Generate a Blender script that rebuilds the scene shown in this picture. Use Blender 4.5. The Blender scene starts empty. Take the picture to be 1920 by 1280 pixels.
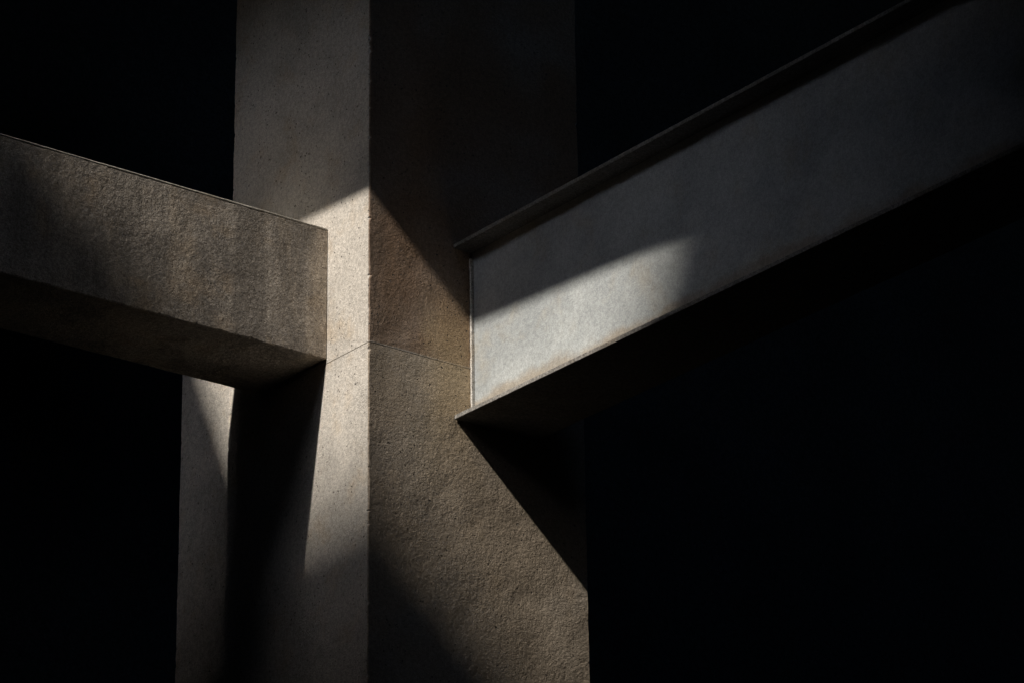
import bpy, math, random
from mathutils import Matrix, Vector

# ------------------------------------------------------------------ camera
scn = bpy.context.scene
AZ = 6.1                      # height of the joint in the pillar above the floor; x = y = 0 is the pillar's front corner
M = ((0.79003812, -0.61291871, -0.01305469),      # camera right, down and forward axes in the world
     (0.22026082, 0.30365492, -0.92697296),
     (0.57212319, 0.72946854, 0.37490094))
cam_d = bpy.data.cameras.new('camera')
cam = bpy.data.objects.new('camera', cam_d)
scn.collection.objects.link(cam)
rt, dn, fw = (Vector(r) for r in M)
rot = Matrix((rt, -dn, -fw)).transposed().to_4x4()
cam.matrix_world = Matrix.Translation((-6.4566, -9.0708, AZ - 4.5056)) @ rot
cam_d.sensor_width = 36
cam_d.lens = 36 * 6226.26 / 1920
cam_d.clip_end = 2000
scn.camera = cam

# ------------------------------------------------------------------ light
SUN = Vector((1.0, 0.155, -0.9)).normalized()     # direction the sunlight travels
elev = math.asin(-SUN.z)
azim = math.atan2(-SUN.x, -SUN.y)                 # clockwise from +Y
world = bpy.data.worlds.new('World')
scn.world = world
world.use_nodes = True
wn = world.node_tree
sky = wn.nodes.new('ShaderNodeTexSky')
sky.sky_type = 'NISHITA'
sky.sun_disc = False
sky.sun_elevation = elev
sky.sun_rotation = azim % (2 * math.pi)
wn.links.new(sky.outputs[0], wn.nodes['Background'].inputs[0])
wn.nodes['Background'].inputs[1].default_value = 0.15
sd = bpy.data.lights.new('sun', 'SUN')
sd.energy = 2.4
sd.angle = math.radians(1.0)
sd.color = (1.0, 0.93, 0.845)
sun = bpy.data.objects.new('sun', sd)
scn.collection.objects.link(sun)
sun.rotation_euler = SUN.to_track_quat('-Z', 'Y').to_euler()
sun.location = (-12, -2, 16)
scn.view_settings.view_transform = 'Standard'
scn.view_settings.look = 'None'
scn.view_settings.exposure = 1.21
scn.view_settings.gamma = 1.0
scn.cycles.max_bounces = 5
scn.cycles.diffuse_bounces = 3
scn.cycles.sample_clamp_indirect = 4

# ------------------------------------------------------------------ materials
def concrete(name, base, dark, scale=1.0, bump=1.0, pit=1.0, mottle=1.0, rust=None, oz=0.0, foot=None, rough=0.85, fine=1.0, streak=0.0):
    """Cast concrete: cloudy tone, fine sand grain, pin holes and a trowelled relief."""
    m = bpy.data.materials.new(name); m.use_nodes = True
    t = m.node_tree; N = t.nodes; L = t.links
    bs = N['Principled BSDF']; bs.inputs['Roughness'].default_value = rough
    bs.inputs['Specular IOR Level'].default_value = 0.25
    co = N.new('ShaderNodeTexCoord').outputs['Object']
    def noise(sc, det, ro, dist=0.0, vec=co):
        n = N.new('ShaderNodeTexNoise'); n.inputs['Scale'].default_value = sc * scale
        n.inputs['Detail'].default_value = det; n.inputs['Roughness'].default_value = ro
        n.inputs['Distortion'].default_value = dist; L.new(vec, n.inputs['Vector']); return n.outputs['Fac']
    def rng(v, a, b, c=0.0, d=1.0):
        r = N.new('ShaderNodeMapRange'); r.interpolation_type = 'SMOOTHSTEP'
        for i, x in enumerate((a, b, c, d)): r.inputs[i + 1].default_value = x
        L.new(v, r.inputs[0]); return r.outputs[0]
    def mul(a, b, op='MULTIPLY'):
        x = N.new('ShaderNodeMath'); x.operation = op
        for i, s in enumerate((a, b)):
            if isinstance(s, (int, float)): x.inputs[i].default_value = s
            else: L.new(s, x.inputs[i])
        return x.outputs[0]
    def mix(f, a, b, kind='MIX'):
        x = N.new('ShaderNodeMix'); x.data_type = 'RGBA'; x.blend_type = kind
        if isinstance(f, (int, float)): x.inputs[0].default_value = f
        else: L.new(f, x.inputs[0])
        for i, s in ((6, a), (7, b)):
            if isinstance(s, tuple): x.inputs[i].default_value = (*s, 1)
            else: L.new(s, x.inputs[i])
        return x.outputs[2]
    cloud = rng(noise(3.1, 6, 0.62, 0.4), 0.34, 0.68)
    col = mix(mul(cloud, mottle), base, dark)
    warm = rng(noise(6.5, 5, 0.6, 0.2), 0.5, 0.72)
    col = mix(mul(warm, 0.45 * mottle), col, tuple(c * k for c, k in zip(base, (0.86, 0.70, 0.50))))
    if streak:
        mp = N.new('ShaderNodeMapping'); mp.inputs['Scale'].default_value = (1, 1, 0.12); L.new(co, mp.inputs[0])
        st = rng(noise(6, 4, 0.6, 0.3, mp.outputs[0]), 0.46, 0.62)
        col = mix(mul(st, streak), col, tuple(c * 0.72 for c in dark))
        mp2 = N.new('ShaderNodeMapping'); mp2.inputs['Scale'].default_value = (1, 1, 0.2); mp2.inputs['Location'].default_value = (3.7, 0, 0)
        L.new(co, mp2.inputs[0])
        s2 = rng(noise(4.4, 4, 0.6, 0.3, mp2.outputs[0]), 0.5, 0.66)
        col = mix(mul(s2, 0.45), col, (base[0] * 1.22, base[1] * 1.15, base[2] * 1.04))
    sep = N.new('ShaderNodeSeparateXYZ'); L.new(co, sep.inputs[0])
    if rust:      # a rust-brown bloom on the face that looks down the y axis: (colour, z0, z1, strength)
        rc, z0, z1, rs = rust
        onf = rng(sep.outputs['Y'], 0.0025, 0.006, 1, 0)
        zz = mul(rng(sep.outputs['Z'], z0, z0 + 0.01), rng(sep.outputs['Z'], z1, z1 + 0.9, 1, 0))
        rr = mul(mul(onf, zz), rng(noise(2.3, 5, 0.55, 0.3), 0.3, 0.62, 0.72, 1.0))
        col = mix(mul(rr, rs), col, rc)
        # an old ochre run beside the grey beam and a darker margin in from the arris
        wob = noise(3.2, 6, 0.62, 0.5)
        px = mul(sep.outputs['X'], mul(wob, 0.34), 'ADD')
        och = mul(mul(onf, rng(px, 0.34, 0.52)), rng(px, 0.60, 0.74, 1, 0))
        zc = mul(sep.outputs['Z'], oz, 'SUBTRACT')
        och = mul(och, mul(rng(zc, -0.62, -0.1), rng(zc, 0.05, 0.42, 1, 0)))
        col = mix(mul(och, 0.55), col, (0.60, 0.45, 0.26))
        arris_dark = mul(mul(onf, rng(px, 0.13, 0.42, 1, 0)), rng(wob, 0.3, 0.6, 0.5, 1.0))
        col = mix(mul(arris_dark, 0.62), col, (0.15, 0.12, 0.095))
    if foot:      # tan water stain along the lower edge: (colour, z, height)
        fc, fz, fh = foot
        edge = mul(sep.outputs['Z'], mul(noise(5, 5, 0.6), fh * 1.6), 'SUBTRACT')
        f1 = rng(edge, fz - fh * 0.35, fz + fh * 0.15, 1, 0)
        col = mix(mul(f1, 0.75), col, fc)
    grain = rng(noise(170, 4, 0.7), 0.3, 0.72)
    g2 = noise(60, 5, 0.65)
    tone = mul(rng(grain, 0, 1, 1 - 0.42 * fine, 1 + 0.22 * fine), rng(g2, 0.35, 0.68, 1 + 0.12 * fine, 1 - 0.34 * fine))
    vs_ = N.new('ShaderNodeVectorMath'); vs_.operation = 'SCALE'
    L.new(col, vs_.inputs[0]); L.new(tone, vs_.inputs['Scale']); col = vs_.outputs[0]
    pv = N.new('ShaderNodeTexVoronoi'); pv.inputs['Scale'].default_value = 46 * scale
    dv = N.new('ShaderNodeVectorMath'); dv.operation = 'ADD'
    nz = N.new('ShaderNodeTexNoise'); nz.inputs['Scale'].default_value = 70; L.new(co, nz.inputs['Vector'])
    sc_ = N.new('ShaderNodeVectorMath'); sc_.operation = 'SCALE'; sc_.inputs['Scale'].default_value = 0.018
    L.new(nz.outputs['Color'], sc_.inputs[0]); L.new(co, dv.inputs[0]); L.new(sc_.outputs[0], dv.inputs[1])
    L.new(dv.outputs[0], pv.inputs['Vector'])
    pits = mul(rng(pv.outputs['Distance'], 0.10, 0.18, 1, 0), rng(noise(8, 4, 0.7), 0.46, 0.54))
    col = mix(mul(pits, 0.75 * pit), col, tuple(c * 0.16 for c in dark))
    L.new(col, bs.inputs['Base Color'])
    # relief
    ridge = N.new('ShaderNodeTexNoise'); ridge.noise_dimensions = '3D'
    ridge.inputs['Scale'].default_value = 74 * scale; ridge.inputs['Detail'].default_value = 5
    ridge.inputs['Roughness'].default_value = 0.62; ridge.inputs['Distortion'].default_value = 0.5
    L.new(co, ridge.inputs['Vector'])
    h = mul(mul(mul(ridge.outputs['Fac'], 0.0042), mul(g2, 0.0022), 'ADD'), mul(grain, 0.0007), 'ADD')
    h = mul(h, rng(noise(4.3, 5, 0.6), 0.35, 0.65, 0.5, 1.35))
    h = mul(h, mul(noise(5, 3, 0.5), 0.012), 'ADD')
    h = mul(h, mul(pits, 0.004 * pit), 'SUBTRACT')
    bp = N.new('ShaderNodeBump'); bp.inputs['Strength'].default_value = 1.0
    bp.inputs['Distance'].default_value = bump
    L.new(h, bp.inputs['Height']); L.new(bp.outputs[0], bs.inputs['Normal'])
    return m

M_PIL = concrete('pillar_concrete', (0.60, 0.555, 0.49), (0.44, 0.41, 0.365), bump=0.8, pit=1.3, mottle=0.85, fine=0.65)
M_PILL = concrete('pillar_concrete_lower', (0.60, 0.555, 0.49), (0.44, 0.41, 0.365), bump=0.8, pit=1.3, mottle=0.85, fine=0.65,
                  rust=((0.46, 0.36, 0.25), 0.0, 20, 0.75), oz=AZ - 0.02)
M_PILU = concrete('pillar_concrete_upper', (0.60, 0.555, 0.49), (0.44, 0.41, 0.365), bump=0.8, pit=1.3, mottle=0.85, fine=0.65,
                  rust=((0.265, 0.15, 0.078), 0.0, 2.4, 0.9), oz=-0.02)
M_BEAM = concrete('rough_concrete', (0.54, 0.475, 0.40), (0.32, 0.285, 0.245), bump=1.25, pit=0.6, mottle=1.0, streak=0.75)
M_TOP = concrete('pale_bounce_top', (0.50, 0.47, 0.41), (0.42, 0.39, 0.34), bump=0.6, pit=0.3, mottle=0.6)  # pale layer added to bounce sun up the pillar's left face
M_GREY = concrete('smooth_grey_web', (0.475, 0.495, 0.485), (0.30, 0.32, 0.325), bump=0.34, pit=0.0, mottle=0.7, rough=0.7, fine=0.45,
                  foot=((0.34, 0.285, 0.215), -0.185, 0.09))
M_FLSHADE = concrete('flange_shade', (0.16, 0.16, 0.16), (0.11, 0.11, 0.11), bump=0.35, pit=0.2, rough=0.7)  # shade put into the colour: keeps the flange undersides near black
M_FLANGE = concrete('flange_grey', (0.30, 0.285, 0.26), (0.19, 0.18, 0.165), bump=0.35, pit=0.3, rough=0.7)  # paler tone for the lit lips of the same flanges
M_STRIP = concrete('pale_sealant', (0.72, 0.69, 0.64), (0.55, 0.52, 0.47), bump=0.5, pit=0.5)
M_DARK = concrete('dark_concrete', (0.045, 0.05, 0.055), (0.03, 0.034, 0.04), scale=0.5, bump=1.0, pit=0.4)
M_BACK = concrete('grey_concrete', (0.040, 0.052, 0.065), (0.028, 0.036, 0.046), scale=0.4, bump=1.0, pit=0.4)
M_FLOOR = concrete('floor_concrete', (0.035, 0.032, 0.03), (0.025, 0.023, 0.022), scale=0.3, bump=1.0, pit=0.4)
M_MORTAR = concrete('joint_mortar', (0.05, 0.04, 0.03), (0.03, 0.025, 0.02), bump=0.5, pit=0)
M_GROUND = concrete('dark_ground', (0.05, 0.05, 0.048), (0.03, 0.03, 0.03), scale=0.2, bump=1.0, pit=0)

# ------------------------------------------------------------------ builders
def link(name, me, mat, parent=None, loc=(0, 0, 0)):
    o = bpy.data.objects.new(name, me)
    scn.collection.objects.link(o)
    me.materials.append(mat)
    o.location = loc
    if parent: o.parent = parent
    return o

def tag(o, label=None, cat=None, kind=None, group=None):
    if cat and not kind: kind = 'thing'
    if label: o['label'] = label
    if cat: o['category'] = cat
    if kind: o['kind'] = kind
    if group: o['group'] = group
    return o

def thing(name, loc, label, cat):
    o = bpy.data.objects.new(name, None)
    o.empty_display_size = 0.3
    scn.collection.objects.link(o); o.location = loc
    return tag(o, label, cat)

def bar(axis, u0, u1, v0, v1, t0, t1, ch=0.005, chip=1.0, fine=None, step=0.012, seed=1, cap=0.0):
    """A cast bar along `axis` with worn arrises: every slice has its four corners cut back by its own amount.
    (u, v) are the other two axes in order; `fine` = (a, b) is the stretch that gets short slices."""
    rnd = random.Random(seed)
    ts = [t0]
    a, b = fine if fine else (t0, t0)
    a, b = max(a, t0), min(b, t1)
    while ts[-1] < t1 - 1e-6:
        t = ts[-1]
        s = step * rnd.uniform(0.5, 1.5) if a - 1e-6 <= t < b else max(0.5, step)
        n = t + s
        if t < a - 1e-6 < n: n = a
        ts.append(min(n, t1))
    verts, faces = [], []
    if cap: ts = [t0, t0 + cap] + [t for t in ts if t0 + cap * 2 < t < t1 - cap * 2] + [t1 - cap, t1]
    def place(u, v, t):
        return {'x': (t, u, v), 'y': (u, t, v), 'z': (u, v, t)}[axis]
    w = [rnd.uniform(0.6, 1.3) for _ in range(4)]
    for t in ts:
        for k in range(4):
            w[k] += rnd.uniform(-0.35, 0.35)
            w[k] += (0.9 - w[k]) * 0.25
        c = []
        for k in range(4):
            x = ch * max(0.35, w[k])
            if rnd.random() < 0.05: x += ch * rnd.uniform(0.3, 1.6) * chip
            c.append(x)
        if cap and t in (ts[0], ts[-1]):
            c = [x + cap for x in c]; e = cap * rnd.uniform(0.8, 1.2)
        else: e = 0
        pts = [(u0 + c[0], v0), (u1 - c[1], v0), (u1, v0 + c[1]), (u1, v1 - c[2]), (u1 - c[2], v1), (u0 + c[3], v1), (u0, v1 - c[3]), (u0, v0 + c[0])]
        pts = [(min(max(u, u0 + e), u1 - e), min(max(v, v0 + e), v1 - e)) for u, v in pts]
        verts += [place(u, v, t) for u, v in pts]
    n = len(ts)
    for i in range(n - 1):
        for k in range(8):
            a0, a1 = i * 8 + k, i * 8 + (k + 1) % 8
            faces.append((a0, a1, a1 + 8, a0 + 8))
    faces.append(tuple(range(8))[::-1]); faces.append(tuple((n - 1) * 8 + k for k in range(8)))
    me = bpy.data.meshes.new('bar'); me.from_pydata(verts, [], faces)
    import bmesh
    bm = bmesh.new(); bm.from_mesh(me); bmesh.ops.recalc_face_normals(bm, faces=bm.faces); bm.to_mesh(me); bm.free()
    return me

def boxes(lst):
    """Several boxes (x0,x1,y0,y1,z0,z1) as one mesh; neighbours butt end to end."""
    verts, faces = [], []
    for x0, x1, y0, y1, z0, z1 in lst:
        b = len(verts)
        verts += [(x, y, z) for x in (x0, x1) for y in (y0, y1) for z in (z0, z1)]
        faces += [tuple(b + i for i in f) for f in ((0, 1, 3, 2), (4, 6, 7, 5), (0, 4, 5, 1), (2, 3, 7, 6), (0, 2, 6, 4), (1, 5, 7, 3))]
    me = bpy.data.meshes.new('boxes'); me.from_pydata(verts, [], faces); return me

# ------------------------------------------------------------------ the hall round the pillar
WX, EX, SY, NY = -20.0, 12.0, -14.0, 5.0          # inner faces of the four walls
RF = AZ + 21.0
gr = link('ground', boxes([(-600, 600, -600, 600, -0.4, -0.004)]), M_GROUND); tag(gr, kind='structure')
fl = link('floor', boxes([(WX, EX, SY, NY, -0.002, 0.0)]), M_FLOOR); tag(fl, kind='structure')
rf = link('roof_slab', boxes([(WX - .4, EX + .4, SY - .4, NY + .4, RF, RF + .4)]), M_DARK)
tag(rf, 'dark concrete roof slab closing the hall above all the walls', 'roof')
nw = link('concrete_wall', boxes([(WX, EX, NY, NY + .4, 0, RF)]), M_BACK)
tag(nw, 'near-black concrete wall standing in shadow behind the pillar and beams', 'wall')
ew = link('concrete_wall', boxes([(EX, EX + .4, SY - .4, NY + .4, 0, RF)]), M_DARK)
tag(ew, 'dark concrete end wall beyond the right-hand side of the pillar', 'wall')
qx0, qx1, qz0, qz1 = -4.8, -0.2, AZ + 6.3, AZ + 9.6       # opening added behind the camera as fill for the pillar's right face
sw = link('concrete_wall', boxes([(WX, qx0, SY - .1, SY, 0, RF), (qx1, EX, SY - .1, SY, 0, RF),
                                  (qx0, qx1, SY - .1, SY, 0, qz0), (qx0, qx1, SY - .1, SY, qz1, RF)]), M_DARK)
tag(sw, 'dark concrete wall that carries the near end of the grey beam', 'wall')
# unseen west wall: openings shaped to place the cool sky light and the sun
z1, z2, z3, z4 = AZ + 6.7, AZ + 12.6, AZ + 18 - 0.50, AZ + 18.95
wy0, wy1 = -4.7, 0.5
sy0, sy1 = -1.17 - 3.1, 1.9 - 3.1
T = 0.12
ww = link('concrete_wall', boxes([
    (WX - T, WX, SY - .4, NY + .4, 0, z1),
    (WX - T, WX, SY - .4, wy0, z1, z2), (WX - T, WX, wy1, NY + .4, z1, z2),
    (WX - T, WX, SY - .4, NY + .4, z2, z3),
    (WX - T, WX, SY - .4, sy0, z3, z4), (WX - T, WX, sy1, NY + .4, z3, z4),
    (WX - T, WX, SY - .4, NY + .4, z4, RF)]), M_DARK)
tag(ww, 'unseen dark concrete wall, its wide opening and high slot shaped to place the light', 'wall')
# unseen panel added so its slanting edge cuts the sun on the post (y' = y + 2.48, z' = z - 14.4 on this wall)
def slot(yp, zp, x=WX): return (yp + 0.155 * x, AZ + zp - 0.9 * x)
HX = -8.0                       # this panel hangs from the roof nearer the pillar, so its shade has a firmer edge
b0, b1 = slot(0.78, -0.60, HX), slot(1.63, 1.04, HX)
pts = [(b0[0], b0[1] - 0.8), b0, b1, (b1[0], RF), (b0[0] + 2.2, RF), (b0[0] + 2.2, b0[1] - 0.8)]
vs = [(x, y, z) for x in (HX, HX + 0.1) for y, z in pts]
me = bpy.data.meshes.new('hanging'); me.from_pydata(vs, [], [(0, 1, 2, 3, 4, 5), (11, 10, 9, 8, 7, 6)] + [(i, i + 6, (i + 1) % 6 + 6, (i + 1) % 6) for i in range(6)])
br = link('shade_panel', me, M_DARK)
tag(br, 'unseen dark panel with a slanting edge, hung from the roof slab to shade the post', 'panel')
pts = [slot(-1.50, 0.95), slot(-1.03, 0.32), slot(-0.86, -0.60), slot(-2.2, -0.60), slot(-2.2, 0.95)]
vs = [(x, y, z) for x in (WX + 0.005, WX + 0.10) for y, z in pts]
me = bpy.data.meshes.new('blade'); me.from_pydata(vs, [], [(0, 1, 2, 3, 4), (9, 8, 7, 6, 5)] + [(i, i + 5, (i + 1) % 5 + 5, (i + 1) % 5) for i in range(5)])
bl = link('sun_mask', me, M_DARK)  # unseen mask added to taper the sun patch on the grey web
tag(bl, 'unseen dark bent panel added to taper the sunlight from the high wall slot', 'panel')
# unseen cross beam added so its lower edge draws the top of the lit band
cbx0, cbx1 = -1.65, -1.4
def cbz(y): return AZ + 0.600 + 0.06 * (y + 0.155 * 1.65) + 0.9 * 1.65
vs = [(x, y, z) for x in (cbx0, cbx1) for y in (SY, NY) for z in (cbz(y), cbz(y) + 1.6)]
me = bpy.data.meshes.new('cross'); me.from_pydata(vs, [], [(0, 1, 3, 2), (4, 6, 7, 5), (0, 4, 5, 1), (2, 3, 7, 6), (0, 2, 6, 4), (1, 5, 7, 3)])
cb = link('concrete_beam', me, M_DARK)
tag(cb, 'unseen dark cross beam placed high overhead to shade the upper pillar', 'beam')
# unseen wing wall added on the near side of the brown beam: it keeps the cool sky off the far end of the grey beam
pw = link('sky_baffle', boxes([(-4.4, -4.3, -4.2, -2.05, 0, AZ + 3.0)]), M_DARK)
tag(pw, 'unseen dark free-standing baffle added to keep sky light off the grey beam', 'wall')

lw = link('low_baffle', boxes([(-2.75, -2.5, -1.3, 0.26, 0, AZ + 0.22), (-2.75, -2.5, 0.26, 0.815, 0, AZ + 0.0165), (-2.75, -2.5, 0.815, NY, 0, AZ + 0.60)]), M_DARK)  # unseen wall added to block sky light from the lower pillar and post
tag(lw, 'unseen dark low wall, notched under the brown beam, added to shade the lower pillar', 'wall')

# ------------------------------------------------------------------ the pillar
pil = thing('concrete_pillar', (0.5, 0.46, 0), 'tall square pale concrete pillar with a thin joint, lit on its left face', 'pillar')
W, D = 1.0, 0.9245
o = (-0.5, -0.46, 0)
g = 0.0003
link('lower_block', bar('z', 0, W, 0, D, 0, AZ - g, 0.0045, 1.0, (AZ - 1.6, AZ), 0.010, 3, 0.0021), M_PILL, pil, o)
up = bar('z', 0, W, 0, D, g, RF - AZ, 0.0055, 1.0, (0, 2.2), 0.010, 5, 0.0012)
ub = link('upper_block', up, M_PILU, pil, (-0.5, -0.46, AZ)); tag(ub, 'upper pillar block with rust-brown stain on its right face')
link('joint', boxes([(0.012, W - .012, 0.012, D - .012, AZ - g, AZ + g)]), M_MORTAR, pil, o)

# ------------------------------------------------------------------ the left beam
lb = thing('concrete_beam', (-8, 0.49, AZ + 0.018), 'rough brown concrete beam running from the left edge into the pillar', 'beam')
body = bar('x', 0.265, 0.712, AZ + 0.018, AZ + 0.5320, WX, -0.003, 0.0045, 0.7, (-1.7, 0), 0.010, 7)
link('beam_body', body, M_BEAM, lb, (8, -0.49, -AZ - 0.018))
link('bounce_cap', bar('x', 0.2648, 0.7105, AZ + 0.5320, AZ + 0.5400, WX, -0.003, 0.0031, 0.4, (-1.7, 0), 0.02, 8), M_TOP, lb, (8, -0.49, -AZ - 0.018))  # added layer: bounces sun upward and its chamfer gives the bright rim
link('shade_ledge', boxes([(WX, -0.003, 0.712, 0.81, AZ + 0.46, AZ + 0.5365)]), M_BEAM, lb, (8, -0.49, -AZ - 0.018))  # unseen ledge added so its shadow narrows the lit sliver on the pillar

# ------------------------------------------------------------------ the right beam
rb = thing('flanged_beam', (0.58, -7, AZ - 0.2145), 'smooth grey flanged beam rising from the pillar to the upper right', 'beam')
def rpart(name, me, mat): return link(name, me, mat, rb, (-0.58, 7, 0.2145))
X0, X1 = 0.388, 0.768
rpart('web', boxes([(0.4716, 0.686, SY, 0.004, -0.199, 0.4655)]), M_GREY)
rpart('top_flange', bar('y', X0, X1, 0.4655, 0.4800, SY, -0.002, 0.0016, 1.2, (-3.2, 0), 0.02, 11), M_FLSHADE)
rpart('bottom_flange', bar('y', X0, X1, -0.2145, -0.1992, SY, -0.002, 0.0016, 1.4, (-3.2, 0), 0.02, 13), M_FLSHADE)
rpart('end_strip', bar('z', 0.4580, 0.4716, -0.012, -0.0015, -0.1985, 0.44, 0.0012, 2.0, (-0.2, 0.45), 0.015, 17), M_STRIP)

rpart('flange_edge', bar('y', X0 - 0.0035, X0 - 0.0002, 0.4657, 0.4802, SY, -0.002, 0.0010, 1.2, (-3.2, 0), 0.02, 23), M_FLANGE)  # strips added so the lips look lit against the darkened flanges
rpart('flange_edge', bar('y', X0 - 0.0035, X0 - 0.0002, -0.2147, -0.1990, SY, -0.002, 0.0010, 1.2, (-3.2, 0), 0.02, 29), M_FLANGE)

# ------------------------------------------------------------------ the post behind
post = bar('z', 0.1, 0.42, 0.985, 1.418, 0, AZ + 0.75, 0.004, 1.0, (AZ - 1.1, AZ + .75), 0.02, 19)
po = link('concrete_post', post, M_PIL)
po.data.transform(Matrix.Translation((-0.26, -1.2, 0))); po.location = (0.26, 1.2, 0)
tag(po, 'slim grey concrete post seen under the brown beam, left of the pillar', 'post')
